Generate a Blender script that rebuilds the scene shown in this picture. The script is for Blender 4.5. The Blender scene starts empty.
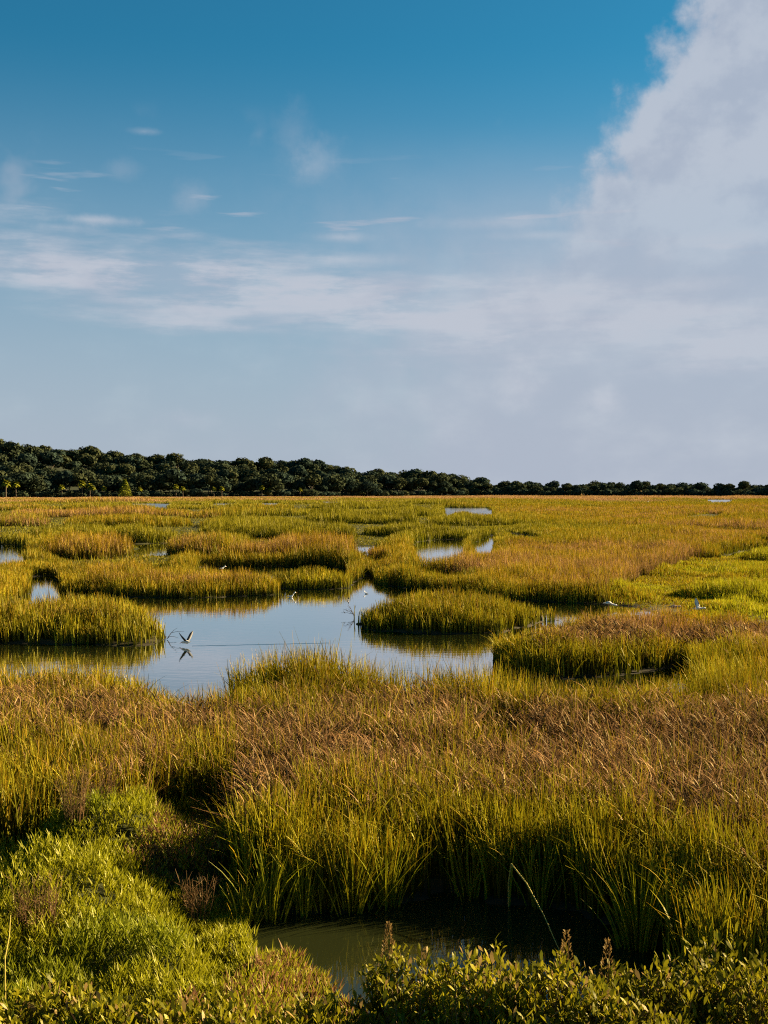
import bpy, math, random
import numpy as np

rng = np.random.default_rng(11)
random.seed(5)
C = bpy.context.scene.collection
R = math.radians
F, CAMH, HOR = 1200.0, 5.0, 488.0          # focal length (px), eye height (m), horizon row


def g(px, py, z=0.0):
    """ground point (x, y) seen at a pixel when it lies z metres above the water"""
    Y = F * (CAMH - z) / (py - HOR)
    return ((px - 384.0) * Y / F, Y)


def at(px, py, Y):
    """point (x, y, z) seen at a pixel at distance Y"""
    return ((px - 384.0) * Y / F, Y, CAMH - (py - HOR) * Y / F)


# ------------------------------------------------------------------ noise
def hash2(ix, iy, seed):
    h = (ix.astype(np.int64) * 374761393 + iy.astype(np.int64) * 668265263 + seed * 974711) & 0xFFFFFFFF
    h = ((h ^ (h >> 13)) * 1274126177) & 0xFFFFFFFF
    h = (h ^ (h >> 16)) & 0xFFFFFFFF
    return h.astype(np.float64) / 4294967295.0


def vnoise(x, y, seed=0):
    ix, iy = np.floor(x), np.floor(y)
    fx, fy = x - ix, y - iy
    fx = fx * fx * (3 - 2 * fx)
    fy = fy * fy * (3 - 2 * fy)
    a = hash2(ix, iy, seed)
    b = hash2(ix + 1, iy, seed)
    c = hash2(ix, iy + 1, seed)
    d = hash2(ix + 1, iy + 1, seed)
    return (a * (1 - fx) + b * fx) * (1 - fy) + (c * (1 - fx) + d * fx) * fy


def fbm(x, y, seed=0, octs=3):
    s, a, t = 0.0, 1.0, 0.0
    for k in range(octs):
        s = s + a * vnoise(x * 2 ** k + 17.3 * k, y * 2 ** k - 9.1 * k, seed + k)
        t += a
        a *= 0.5
    return s / t


def sstep(a, b, x):
    t = np.clip((x - a) / (b - a), 0, 1)
    return t * t * (3 - 2 * t)


# ------------------------------------------------------------------ plan of the marsh (metres)
def poly(pts):
    return np.array([g(*p) for p in pts])


POND_MAIN = poly([(-140, 664, 1), (0, 664, 1), (50, 664, 1), (100, 661, 1), (150, 669, 1), (188, 686, 1), (206, 690, 1),
                  (222, 674, 1), (250, 664, 1.1), (300, 655, 1.2), (335, 657, 1.2), (365, 668, 1.1), (400, 678, 1),
                  (440, 675, 1), (497, 684, 1), (560, 690, 1), (640, 686, 1), (695, 674, 1),
                  (692, 667, 0), (620, 676, 0), (560, 680, 0), (512, 676, 0), (494, 664, 0), (496, 652, 0),
                  (520, 632, .8), (545, 623, .75), (580, 612, .75), (650, 612, .75), (768, 619, .75), (900, 622, .75),
                  (900, 628, 0), (768, 625, 0), (720, 621, 0), (690, 619, 0), (662, 617, 0), (640, 607, 0), (560, 603, 0),
                  (490, 600, 0), (400, 588, 0), (382, 584, 0), (376, 577, 0), (366, 574, 0), (354, 584, 0),
                  (350, 588, 0), (310, 589, 0), (274, 587, 0), (262, 580, 0), (270, 587, 0), (280, 592, 0), (278, 595, 0),
                  (200, 598, 0), (120, 597, 0), (62, 595, 0), (61, 582, 0), (52, 576, 0), (31, 577, 0), (27, 597, 0),
                  (10, 606, 0), (-30, 612, 0), (-140, 618, 0)])
ISLE_E = poly([(-90, 641, 0), (0, 644, 0), (60, 645, 0), (120, 646, 0), (158, 644, 0), (171, 637, 0),
               (166, 606, 1), (140, 598, 1), (80, 594, 1), (0, 598, 1), (-90, 601, 1)])
ISLE_C = poly([(358, 622, 0), (363, 629, 0), (400, 633, 0), (450, 635, 0), (500, 633, 0), (532, 627, 0),
               (560, 615, .2), (552, 603, .7), (520, 592, 1), (450, 587, 1), (400, 590, 1), (372, 597, 1)])
BANK_A = poly([(58, 594.5, 0), (62, 596, 0), (120, 598, 0), (200, 599, 0), (279, 596, 0), (283, 591, 0),
               (262, 568, 1), (200, 566, 1), (140, 566, 1), (62, 568, 1)])
ISLE_B = poly([(272, 588, 0), (310, 590, 0), (351, 589, 0), (356, 584, 0), (345, 567, 1), (300, 565, 1), (270, 566, 1)])
PONDS = [
    POND_MAIN,
    poly([(196, 566, 1), (262, 569.5, 1), (352, 567, 1), (352, 569, 0), (330, 568, 0), (262, 566, 0), (205, 567, 0)]),
    poly([(-80, 545, 0), (14, 545, 0), (30, 550, 0), (24, 558, .75), (-2, 563, .75), (-80, 564, .75)]),
    poly([(406, 548, 0), (411, 542, 0), (440, 539.5, 0), (468, 540, 0), (462, 547, 0), (462, 556, .7), (452, 561, .7), (438, 562, .7), (424, 566, .7), (411, 561, .5)]),
    poly([(466, 545, 0), (488, 535.5, 0), (494, 536, 0), (490, 545, 1), (474, 549, 1)]),
    poly([(441, 508, 0), (489, 508, 0), (491, 513.5, .75), (472, 514, .75), (462, 511, .75), (452, 513, .75), (443, 517, .75)]),
    poly([(124, 504, 0), (150, 503.6, 0), (176, 504, 0), (166, 506.3, .75), (148, 506.8, .75), (134, 506.0, .75)]),
    poly([(208, 503.6, 0), (236, 503.6, 0), (228, 505.2, .75), (214, 505.5, .75)]),
    poly([(258, 503.3, 0), (282, 503.3, 0), (274, 505.3, .75), (266, 505.5, .75)]),
    poly([(318, 501.8, 0), (358, 501.8, 0), (344, 503.4, .75), (328, 503.7, .75)]),
    poly([(704, 499.8, 0), (738, 499.8, 0), (728, 501.8, .75), (712, 502.1, .75)]),
]
CHANNEL = poly([(232, 914, 0), (262, 918, 0), (300, 919, 0), (330, 914, 0), (365, 909, 0), (400, 905, 0), (440, 899, 0),
                (475, 897, 0), (520, 906, 0), (545, 905, 0), (572, 916, 0), (625, 930, 0), (662, 952, 0), (680, 990, 0),
                (660, 1045, 0), (560, 1065, 0), (430, 1055, 0), (374, 1015, .3), (362, 984, .3), (335, 960, .3),
                (300, 947, .3), (246, 934, .25)])
PONDS.append(CHANNEL)
LOWBED = poly([(-160, 845, .7), (-60, 832, .7), (0, 822, .7), (60, 815, .7), (100, 800, .7), (150, 792, .65), (200, 786, .6),
               (222, 800, .5), (230, 835, .4), (234, 880, .2), (236, 908, 0), (246, 934, .25), (300, 947, .3), (335, 960, .3), (362, 984, .3),
               (374, 1015, .3), (430, 1055, 0), (560, 1065, 0), (650, 1060, 0), (900, 1100, 0), (900, 1400, 0), (-700, 1400, 0), (-500, 900, 0)])
MEADOW = poly([(628, 588, .3), (655, 570, .3), (690, 557, .3), (740, 551, .3), (900, 548, .3), (900, 628, 0), (768, 625, 0), (720, 621, 0),
               (690, 619, 0), (662, 617, 0), (640, 607, 0)])
ISLES = [ISLE_E, ISLE_C, ISLE_B]


def inside(P, x, y):
    r = np.zeros(x.shape, bool)
    n = len(P)
    for i in range(n):
        (x1, y1), (x2, y2) = P[i], P[(i + 1) % n]
        if y1 == y2:
            continue
        r ^= ((y1 > y) != (y2 > y)) & (x < (x2 - x1) * (y - y1) / (y2 - y1) + x1)
    return r


def edist(P, x, y):
    d = np.full(x.shape, 1e9)
    n = len(P)
    for i in range(n):
        (x1, y1), (x2, y2) = P[i], P[(i + 1) % n]
        ex, ey = x2 - x1, y2 - y1
        t = np.clip(((x - x1) * ex + (y - y1) * ey) / (ex * ex + ey * ey + 1e-9), 0, 1)
        np.minimum(d, (x - x1 - t * ex) ** 2 + (y - y1 - t * ey) ** 2, out=d)
    return np.sqrt(d)


def warp(x, y):
    k = np.clip(y / 60.0, .25, 4.5)
    wx = x + (fbm(x / (1.6 * k), y / (1.6 * k), 31) - .5) * 1.1 * k + (vnoise(x / .35, y / .35, 36) - .5) * .25
    wy = y + (fbm(x / (1.6 * k), y / (1.6 * k), 47) - .5) * 1.1 * k + (vnoise(x / .35, y / .35, 37) - .5) * .25
    return wx, wy


hr = np.random.default_rng(303)
HUM, PIT = [], []
Yq = 67.0
while Yq < 470:
    half_w = .44 * Yq
    q = -half_w + hr.random() * 8
    while q < half_w * .45:
        rx = (.026 + .050 * hr.random()) * Yq
        HUM.append((q + rx, Yq * (1 + .055 * hr.normal()), rx, (.045 + .045 * hr.random()) * Yq, hr.normal() * .3, 1.20 + .65 * hr.random()))
        q += rx * (1.8 + .7 * hr.random())
    q = -half_w * .1 + hr.random() * 20
    while q < half_w:
        if hr.random() < .8:
            PIT.append((q, Yq * (1 + .1 * hr.normal()), (.012 + .05 * hr.random() ** 1.4) * Yq, (.10 + .08 * hr.random()) * Yq, hr.normal() * .3))
        q += (.08 + .12 * hr.random()) * Yq
    Yq *= 1.34


def blobs(lst, x, y, with_h=False):
    f = np.full(x.shape, -3.0)
    hh = np.full(x.shape, 1.1)
    for b in lst:
        m = np.nonzero((np.abs(y - b[1]) < 2 * b[3]) & (np.abs(x - b[0]) < 2.2 * b[2] + 2))[0]
        if len(m) == 0:
            continue
        dx, dy = x[m] - b[0], y[m] - b[1]
        dx = dx + dy * b[4]
        v = 1 - np.sqrt((dx / b[2]) ** 2 + (dy / b[3]) ** 2)
        better = v > f[m]
        f[m[better]] = v[better]
        if with_h:
            hh[m[better]] = b[5]
    return f, hh


def plan(x, y):
    """region facts at points: water?, signed distance to the water's edge, region ids, canopy height"""
    x = np.asarray(x, float)
    y = np.asarray(y, float)
    wx, wy = warp(x, y)
    water = np.zeros(x.shape, bool)
    dist = np.full(x.shape, 60.0)
    for P in PONDS:
        lo, hi = P.min(0) - 25, P.max(0) + 25
        m = (wx > lo[0]) & (wx < hi[0]) & (wy > lo[1]) & (wy < hi[1])
        if m.any():
            xx, yy = wx[m], wy[m]
            water[m] |= inside(P, xx, yy)
            dist[m] = np.minimum(dist[m], edist(P, xx, yy))
    region = np.zeros(x.shape, int)
    for k, P in enumerate(ISLES):
        lo, hi = P.min(0) - 25, P.max(0) + 25
        m = (wx > lo[0]) & (wx < hi[0]) & (wy > lo[1]) & (wy < hi[1])
        xx, yy = wx[m], wy[m]
        ins = inside(P, xx, yy)
        w = water[m]
        w[ins] = False
        water[m] = w
        de = edist(P, xx, yy)
        d = np.minimum(dist[m], de)
        d[ins] = de[ins]
        dist[m] = d
        r = region[m]
        r[ins] = k + 1
        region[m] = r
    ia = inside(BANK_A, wx, wy) & ~water & (region == 0)
    region[ia] = 4
    low = inside(LOWBED, wx, wy) & (region == 0)
    region[low & ~water] = 5
    kx = (fbm(x / 5, y / 9, 19, 3) - .5)
    mead = inside(MEADOW, wx + kx * 9, wy + kx * 22) & ~water & (region == 0)
    region[mead] = 6
    # creeks and low wet gaps between the hummocks of the middle distance
    ratio = x / np.maximum(y, 1)
    ky = np.clip(y, 40, 500) / 75
    wig = (fbm(x / (2.2 * ky), y / (2.8 * ky), 73, 3) - .5)
    fh, hh = blobs(HUM, x, y, True)
    fp, _ = blobs(PIT, x, y)
    fh = fh + wig * .6
    fp = fp + wig * .6
    side_ = sstep(.02, .12, ratio + (fbm(x / 20, y / 30, 77, 2) - .5) * .12)
    low_l = sstep(.20, .12, fh)
    low_r = sstep(.0, .10, fp)
    gap = (low_l * (1 - side_) + low_r * side_) * sstep(56, 62, y) * sstep(520, 300, y)
    gap = gap * sstep(.5, 3.0, dist)
    gap = np.where((region == 6) | (region == 4) | (region == 3), 0, gap)
    n = fh
    dn = np.where(y > 58, np.clip((fh * (1 - side_) - fp * side_) * .06 * y, 0, 60), 60)
    water2 = water
    edge = np.minimum(dist, np.where(gap > .3, 0.0, dn) + .5 * (y > 58))
    edge = np.where(water2, 0, edge)
    # canopy height
    H = 1.02 + .30 * (fbm(x / 9, y / 9, 91) - .5) + .22 * (vnoise(x / 2.2, y / 2.2, 95) - .5)
    H = H * np.where(y > 33, 1 + .55 * (fbm(x / 1.1, y / 1.3, 197, 2) - .5), 1)
    H = np.where(y > 58, H * (1 + .7 * (fbm(x / (.03 * y + .1), y / (.05 * y + .1), 199, 2) - .5)), H)
    H = np.where(y > 58, H * (hh * (1 - side_) + (1.05 + .75 * (fbm(x / 7, y / 13, 98, 2) - .5)) * side_), H)
    dome = np.where(y > 58, .58 + .42 * sstep(0, .035 * y, edge), np.where(y > 33, .60, .78) + np.where(y > 33, .40, .22) * sstep(0, 1.5, edge))
    H = H * dome
    mound = np.exp(-(((x + 1.6) / 2.2) ** 2 + ((y - 26.4) / 2.2) ** 2)) + .62 * np.exp(-(((x - 1.4) / 1.9) ** 2 + ((y - 24.6) / 1.5) ** 2))
    H = H * (1 + .14 * sstep(35, 30, y)) + .42 * mound
    H = H * (1 - .80 * gap)
    H = np.where(region == 6, .14 + .75 * sstep(.3, .8, fbm(x / 2.6, y / 4.5, 14)), H)
    H = np.where(region == 6, H * (.30 + .70 * sstep(.5, 3.5, dist)), H)
    H = np.where(region == 5, .50, H)
    H = np.where(water2, 0, H)
    wet = (gap > .6) & (((fbm(x / 6, y / 9, 171, 2) < .52) & (y < 108)) | ((side_ > .5) & (y < 190)))
    return dict(mound=mound, wet=wet, hh=hh, side=side_, water=water2, pond=water, dist=dist, edge=edge, region=region, H=H, gap=gap, n=n)


def ground_z(x, y, p=None):
    p = p or plan(x, y)
    z = np.where(p['water'], -.28 * sstep(0, .8, p['dist']) - .03, .03 + .05 * sstep(0, .5, p['dist']))
    z = np.where(p['wet'] & ~p['water'], -.07, z)
    low = p['region'] == 5
    hum = .06 + .46 * sstep(18, 15.5, y) * sstep(.2, 2.0, p['dist']) * (.15 + 1.35 * sstep(.25, .75, fbm(x / 1.25, y / 1.2, 61, 2)))
    z = np.where(low & ~p['water'], hum, z)
    return z


# ------------------------------------------------------------------ materials
def new_mat(name):
    m = bpy.data.materials.new(name)
    m.use_nodes = True
    nt = m.node_tree
    for n in list(nt.nodes):
        nt.nodes.remove(n)
    out = nt.nodes.new('ShaderNodeOutputMaterial')
    return m, nt, out


def plant_mat(name, trans=.38, gloss=.06, rough=.45, color=None):
    """leaf tissue: diffuse, light coming through, and a little sheen; colour from the tint attribute"""
    m, nt, out = new_mat(name)
    N, L = nt.nodes.new, nt.links.new
    if color is None:
        at_ = N('ShaderNodeAttribute')
        at_.attribute_name = 'tint'
        col = at_.outputs['Color']
    else:
        rgb = N('ShaderNodeRGB')
        rgb.outputs[0].default_value = (*color, 1)
        col = rgb.outputs[0]
    hs = N('ShaderNodeHueSaturation')
    nz = N('ShaderNodeTexNoise')
    nz.inputs['Scale'].default_value = 9.0
    geo = N('ShaderNodeNewGeometry')
    L(geo.outputs['Position'], nz.inputs['Vector'])
    mr = N('ShaderNodeMapRange')
    mr.inputs['To Min'].default_value = .75
    mr.inputs['To Max'].default_value = 1.25
    L(nz.outputs['Fac'], mr.inputs['Value'])
    L(mr.outputs[0], hs.inputs['Value'])
    L(col, hs.inputs['Color'])
    d = N('ShaderNodeBsdfDiffuse')
    t = N('ShaderNodeBsdfTranslucent')
    L(hs.outputs[0], d.inputs[0])
    L(hs.outputs[0], t.inputs[0])
    mx = N('ShaderNodeMixShader')
    mx.inputs[0].default_value = trans
    L(d.outputs[0], mx.inputs[1])
    L(t.outputs[0], mx.inputs[2])
    gl = N('ShaderNodeBsdfGlossy')
    gl.inputs['Roughness'].default_value = rough
    gl.inputs['Color'].default_value = (1, .92, .6, 1)
    m2 = N('ShaderNodeMixShader')
    m2.inputs[0].default_value = gloss
    L(mx.outputs[0], m2.inputs[1])
    L(gl.outputs[0], m2.inputs[2])
    L(m2.outputs[0], out.inputs[0])
    return m


def solid_mat(name, color, rough=.7, spec=.3, vary=.3, scale=6.0):
    m, nt, out = new_mat(name)
    N, L = nt.nodes.new, nt.links.new
    b = N('ShaderNodeBsdfPrincipled')
    nz = N('ShaderNodeTexNoise')
    nz.inputs['Scale'].default_value = scale
    co = N('ShaderNodeTexCoord')
    L(co.outputs['Object'], nz.inputs['Vector'])
    ramp = N('ShaderNodeMix')
    ramp.data_type = 'RGBA'
    a = [c * (1 - vary) for c in color]
    c2 = [min(1, c * (1 + vary)) for c in color]
    ramp.inputs[6].default_value = (*a, 1)
    ramp.inputs[7].default_value = (*c2, 1)
    L(nz.outputs['Fac'], ramp.inputs[0])
    L(ramp.outputs[2], b.inputs['Base Color'])
    b.inputs['Roughness'].default_value = rough
    b.inputs['Specular IOR Level'].default_value = spec
    L(b.outputs[0], out.inputs[0])
    return m


def ground_mat():
    m, nt, out = new_mat('marsh_ground')
    N, L = nt.nodes.new, nt.links.new
    at_ = N('ShaderNodeAttribute')
    at_.attribute_name = 'tint'
    geo = N('ShaderNodeNewGeometry')
    n1 = N('ShaderNodeTexNoise')
    n1.inputs['Scale'].default_value = 3.0
    n1.inputs['Detail'].default_value = 6
    L(geo.outputs['Position'], n1.inputs['Vector'])
    mr = N('ShaderNodeMapRange')
    mr.inputs['To Min'].default_value = .55
    mr.inputs['To Max'].default_value = 1.4
    L(n1.outputs['Fac'], mr.inputs['Value'])
    hs = N('ShaderNodeHueSaturation')
    L(at_.outputs['Color'], hs.inputs['Color'])
    L(mr.outputs[0], hs.inputs['Value'])
    b = N('ShaderNodeBsdfPrincipled')
    b.inputs['Roughness'].default_value = .9
    b.inputs['Specular IOR Level'].default_value = .1
    L(hs.outputs[0], b.inputs['Base Color'])
    bp = N('ShaderNodeBump')
    bp.inputs['Strength'].default_value = .5
    bp.inputs['Distance'].default_value = .06
    L(n1.outputs['Fac'], bp.inputs['Height'])
    L(bp.outputs[0], b.inputs['Normal'])
    L(b.outputs[0], out.inputs[0])
    return m


def water_mat():
    m, nt, out = new_mat('pond_water')
    N, L = nt.nodes.new, nt.links.new
    b = N('ShaderNodeBsdfPrincipled')
    b.inputs['Base Color'].default_value = (.011, .013, .004, 1)
    b.inputs['Roughness'].default_value = .02
    b.inputs['IOR'].default_value = 1.42
    geo = N('ShaderNodeNewGeometry')
    mp = N('ShaderNodeMapping')
    mp.inputs['Scale'].default_value = (.55, 1.3, 1)
    L(geo.outputs['Position'], mp.inputs['Vector'])
    n1 = N('ShaderNodeTexNoise')
    n1.inputs['Scale'].default_value = 2.6
    n1.inputs['Detail'].default_value = 3
    L(mp.outputs[0], n1.inputs['Vector'])
    bp = N('ShaderNodeBump')
    bp.inputs['Strength'].default_value = .10
    bp.inputs['Distance'].default_value = .03
    L(n1.outputs['Fac'], bp.inputs['Height'])
    L(bp.outputs[0], b.inputs['Normal'])
    # far open ponds are ruffled by the wind
    sp = N('ShaderNodeSeparateXYZ')
    L(geo.outputs['Position'], sp.inputs[0])
    rf = N('ShaderNodeMapRange')
    rf.inputs['From Min'].default_value = 170
    rf.inputs['From Max'].default_value = 330
    rf.inputs['To Min'].default_value = .03
    rf.inputs['To Max'].default_value = .16
    L(sp.outputs[1], rf.inputs['Value'])
    L(rf.outputs[0], b.inputs['Roughness'])
    lw = N('ShaderNodeLayerWeight')
    L(bp.outputs[0], lw.inputs['Normal'])
    mr = N('ShaderNodeMapRange')
    mr.inputs['From Min'].default_value = .72
    mr.inputs['From Max'].default_value = .92
    mr.inputs['To Max'].default_value = .80
    L(lw.outputs['Facing'], mr.inputs['Value'])
    gl = N('ShaderNodeBsdfGlossy')
    gl.inputs['Color'].default_value = (.97, .97, .97, 1)
    L(rf.outputs[0], gl.inputs['Roughness'])
    L(bp.outputs[0], gl.inputs['Normal'])
    mx = N('ShaderNodeMixShader')
    L(mr.outputs[0], mx.inputs[0])
    L(b.outputs[0], mx.inputs[1])
    L(gl.outputs[0], mx.inputs[2])
    L(mx.outputs[0], out.inputs[0])
    return m


M_GRASS = plant_mat('grass_blades', .24, .010, .5)
M_LEAF = plant_mat('shrub_leaves', .40, .009, .45)
M_SPRIG = plant_mat('low_herb_leaves', .36, .015, .5)
M_TREE = plant_mat('tree_leaves', .10, .0, .6)
M_BARK = solid_mat('tree_bark', (.11, .085, .06), .9, .1)
M_STEM = solid_mat('woody_stem', (.14, .085, .045), .85, .1, .35, 20)
M_DRY = solid_mat('dead_wood', (.07, .055, .045), .85, .1, .35, 14)
M_STRAW = solid_mat('dry_straw', (.34, .26, .05), .7, .2, .25, 12)
M_WATER = water_mat()
M_GROUND = ground_mat()


# ------------------------------------------------------------------ mesh building
def mesh_obj(name, verts, faces, mat, parent=None, tint=None, smooth=False):
    me = bpy.data.meshes.new(name)
    verts = np.ascontiguousarray(verts, np.float32)
    faces = np.ascontiguousarray(faces, np.int32)
    k = faces.shape[1]
    me.vertices.add(len(verts))
    me.vertices.foreach_set('co', verts.ravel())
    me.loops.add(faces.size)
    me.loops.foreach_set('vertex_index', faces.ravel())
    me.polygons.add(len(faces))
    me.polygons.foreach_set('loop_start', np.arange(0, faces.size, k, dtype=np.int32))
    me.update(calc_edges=True)
    me.polygons.foreach_set('use_smooth', np.full(len(faces), smooth, bool))
    if tint is not None:
        a = me.attributes.new('tint', 'FLOAT_COLOR', 'POINT')
        t = np.ones((len(verts), 4), np.float32)
        t[:, :3] = tint
        a.data.foreach_set('color', t.ravel())
    me.materials.append(mat)
    o = bpy.data.objects.new(name, me)
    C.objects.link(o)
    if parent:
        o.parent = parent
    return o


def tag(o, label, cat=None, group=None, kind=None):
    o['label'] = label
    if cat:
        o['category'] = cat
    if group:
        o['group'] = group
    if kind:
        o['kind'] = kind
    return o


def thing(name, label, cat, loc=(0, 0, 0), rotz=0, group=None):
    o = bpy.data.objects.new(name, None)
    C.objects.link(o)
    o.location = loc
    o.rotation_euler = (0, 0, rotz)
    o.empty_display_size = .2
    return tag(o, label, cat, group)


class Soup:
    """collects quad geometry with tints"""

    def __init__(s):
        s.v, s.f, s.t, s.n = [], [], [], 0

    def add(s, v, f, t):
        s.v.append(v)
        s.f.append(f + s.n)
        s.t.append(t)
        s.n += len(v)

    def obj(s, name, mat, parent=None, smooth=False, origin=None):
        v = np.concatenate(s.v)
        if origin is not None:
            v = v - np.array(origin)
        return mesh_obj(name, v, np.concatenate(s.f), mat, parent, np.concatenate(s.t), smooth)

    def blades(s, P, h, w, yaw, az, lean, curl, cb, ct, segs=3, taper=1.4, kink=None):
        """curved tapering strips growing from the points P"""
        n = len(P)
        if n == 0:
            return
        t = np.linspace(0, 1, segs + 1)
        dirx, diry = np.cos(az), np.sin(az)
        off = (lean[:, None] * t + curl[:, None] * t ** 2.2) * h[:, None]
        zz = h[:, None] * (t - .28 * np.abs(curl)[:, None] * t ** 3)
        cx = P[:, 0:1] + dirx[:, None] * off
        cy = P[:, 1:2] + diry[:, None] * off
        cz = P[:, 2:3] + zz
        prof = (1 - .88 * t ** taper)
        if kink is not None:
            prof = np.interp(t, kink[0], kink[1])
        hw = .5 * w[:, None] * prof
        sx, sy = np.cos(yaw)[:, None] * hw, np.sin(yaw)[:, None] * hw
        v = np.empty((n, segs + 1, 2, 3), np.float32)
        v[:, :, 0, 0], v[:, :, 0, 1], v[:, :, 0, 2] = cx - sx, cy - sy, cz
        v[:, :, 1, 0], v[:, :, 1, 1], v[:, :, 1, 2] = cx + sx, cy + sy, cz
        base = (np.arange(n) * (segs + 1) * 2)[:, None]
        k = np.arange(segs)[None, :] * 2
        f = np.stack([base + k, base + k + 1, base + k + 3, base + k + 2], -1).reshape(-1, 4)
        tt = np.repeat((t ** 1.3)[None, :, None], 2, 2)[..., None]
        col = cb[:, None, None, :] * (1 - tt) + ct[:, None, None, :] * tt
        s.add(v.reshape(-1, 3), f, col.reshape(-1, 3).astype(np.float32))

    def leaves(s, P, D, U, ln, w, col, fold=.25):
        """lance-shaped leaves: base P, direction D, face normal U"""
        n = len(P)
        S = np.cross(D, U)
        S /= np.linalg.norm(S, axis=1)[:, None] + 1e-9
        U2 = np.cross(S, D)
        ts = np.array([0, .35, .7, 1.0])
        ws = np.array([.12, .8, 1.0, .12])
        v = np.empty((n, 4, 2, 3), np.float32)
        for i in range(4):
            c = P + D * (ln * ts[i])[:, None] - U2 * (ln * .10 * ts[i] ** 2)[:, None]
            hw = (w * .5 * ws[i])[:, None]
            v[:, i, 0] = c - S * hw
            v[:, i, 1] = c + S * hw + U2 * (hw * fold)
        base = (np.arange(n) * 8)[:, None]
        k = np.arange(3)[None, :] * 2
        f = np.stack([base + k, base + k + 1, base + k + 3, base + k + 2], -1).reshape(-1, 4)
        s.add(v.reshape(-1, 3), f, np.repeat(col, 8, 0).astype(np.float32))

    def tube(s, pts, rad, col=(1, 1, 1), sides=6):
        pts = np.array(pts, float)
        rad = np.broadcast_to(np.array(rad, float), (len(pts),))
        d = np.gradient(pts, axis=0)
        d /= np.linalg.norm(d, axis=1)[:, None] + 1e-9
        ref = np.array([0, 0, 1.0]) if abs(d[0][2]) < .9 else np.array([1.0, 0, 0])
        a = np.cross(d, ref)
        a /= np.linalg.norm(a, axis=1)[:, None] + 1e-9
        b = np.cross(d, a)
        ang = np.arange(sides) * 2 * math.pi / sides
        v = pts[:, None, :] + rad[:, None, None] * (a[:, None, :] * np.cos(ang)[None, :, None] + b[:, None, :] * np.sin(ang)[None, :, None])
        f = []
        for i in range(len(pts) - 1):
            for j in range(sides):
                j2 = (j + 1) % sides
                f.append((i * sides + j, i * sides + j2, (i + 1) * sides + j2, (i + 1) * sides + j))
        s.add(v.reshape(-1, 3).astype(np.float32), np.array(f), np.tile(np.array(col, np.float32), (len(pts) * sides, 1)))


# ------------------------------------------------------------------ ground and water
def axis(parts):
    out = []
    for a, b, step, grow in parts:
        x = a
        while x < b:
            out.append(x)
            step *= grow
            x += step
    out.append(parts[-1][1])
    return np.array(out)


half = axis([(0, 8, .16, 1.0), (8, 60, .18, 1.02), (60, 700, 1.5, 1.03), (700, 2500, 60, 1.3)])
XS = np.concatenate([-half[:0:-1], half])
YS = np.concatenate([np.array([-400., -250, -90, -40, -18, -8, -2, 2, 5]),
                     axis([(7, 20, .16, 1.0), (20, 62, .18, 1.012), (62, 900, .8, 1.02), (900, 3000, 60, 1.3)])])
gx, gy = np.meshgrid(XS, YS)
gp = plan(gx.ravel(), gy.ravel())
gz = ground_z(gx.ravel(), gy.ravel(), gp)
nx, ny = len(XS), len(YS)
idx = np.arange(nx * ny).reshape(ny, nx)
gf = np.stack([idx[:-1, :-1], idx[:-1, 1:], idx[1:, 1:], idx[1:, :-1]], -1).reshape(-1, 4)
mud = np.array([.022, .018, .010])
thatch = np.array([.05, .042, .012])
farc = np.array([.12, .09, .02])
gw = sstep(.0, .6, gp['edge'])[:, None]
gfar = sstep(80, 260, gy.ravel())[:, None]
lowg = ((gp['region'] == 5) & ~gp['water'])[:, None]
thatch = np.where(lowg, np.array([.020, .022, .005]), thatch)
gapc = gp['gap'][:, None]
thatch = thatch * (1 - gapc) + np.array([.018, .022, .004]) * gapc
gfar = gfar * (1 - gapc)
gtint = mud * (1 - gw) + (thatch * (1 - gfar) + farc * gfar) * gw
ground = mesh_obj('ground', np.stack([gx.ravel(), gy.ravel(), gz], -1), gf, M_GROUND, None, gtint, True)
tag(ground, 'dark mud and dead thatch beneath the marsh grasses', kind='structure')

wxs = np.array([-1500., 1500])
wv = np.array([[-1500, -60, 0], [1500, -60, 0], [1500, 1200, 0], [-1500, 1200, 0]], float)
water = mesh_obj('water', wv, np.array([[0, 1, 2, 3]]), M_WATER)
tag(water, 'still grey blue pond water winding between the grass islands', kind='structure')

# ------------------------------------------------------------------ grass
GREEN = np.array([.062, .078, .004])
LIME = np.array([.165, .160, .005])
GOLD = np.array([.240, .146, .005])
BROWN = np.array([.185, .090, .036])
TAN = np.array([.31, .170, .076])

D0 = 880.0


def density(Y):
    d = np.where(Y < 20, D0, D0 * (20 / np.maximum(Y, 1)) ** 1.45)
    d60 = D0 * (20 / 60) ** 1.45
    return np.where(Y < 60, d, d60 * (60 / np.maximum(Y, 1)) ** 2.05)


def sample_points(Y0, Y1, mult=1.0):
    ys = np.geomspace(Y0, Y1, 400)
    wd = .84 * ys + 5
    pdf = density(ys) * wd * mult
    cdf = np.concatenate([[0], np.cumsum((pdf[1:] + pdf[:-1]) / 2 * np.diff(ys))])
    n = int(cdf[-1])
    y = np.interp(rng.random(n) * cdf[-1], cdf, ys)
    x = (rng.random(n) - .5) * (.84 * y + 5)
    return x, y


soups = {k: {s: Soup() for s in ('a',)} for k in ('near', 'far', 'isle1', 'isle2', 'isle3', 'isle4', 'meadow')}


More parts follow.
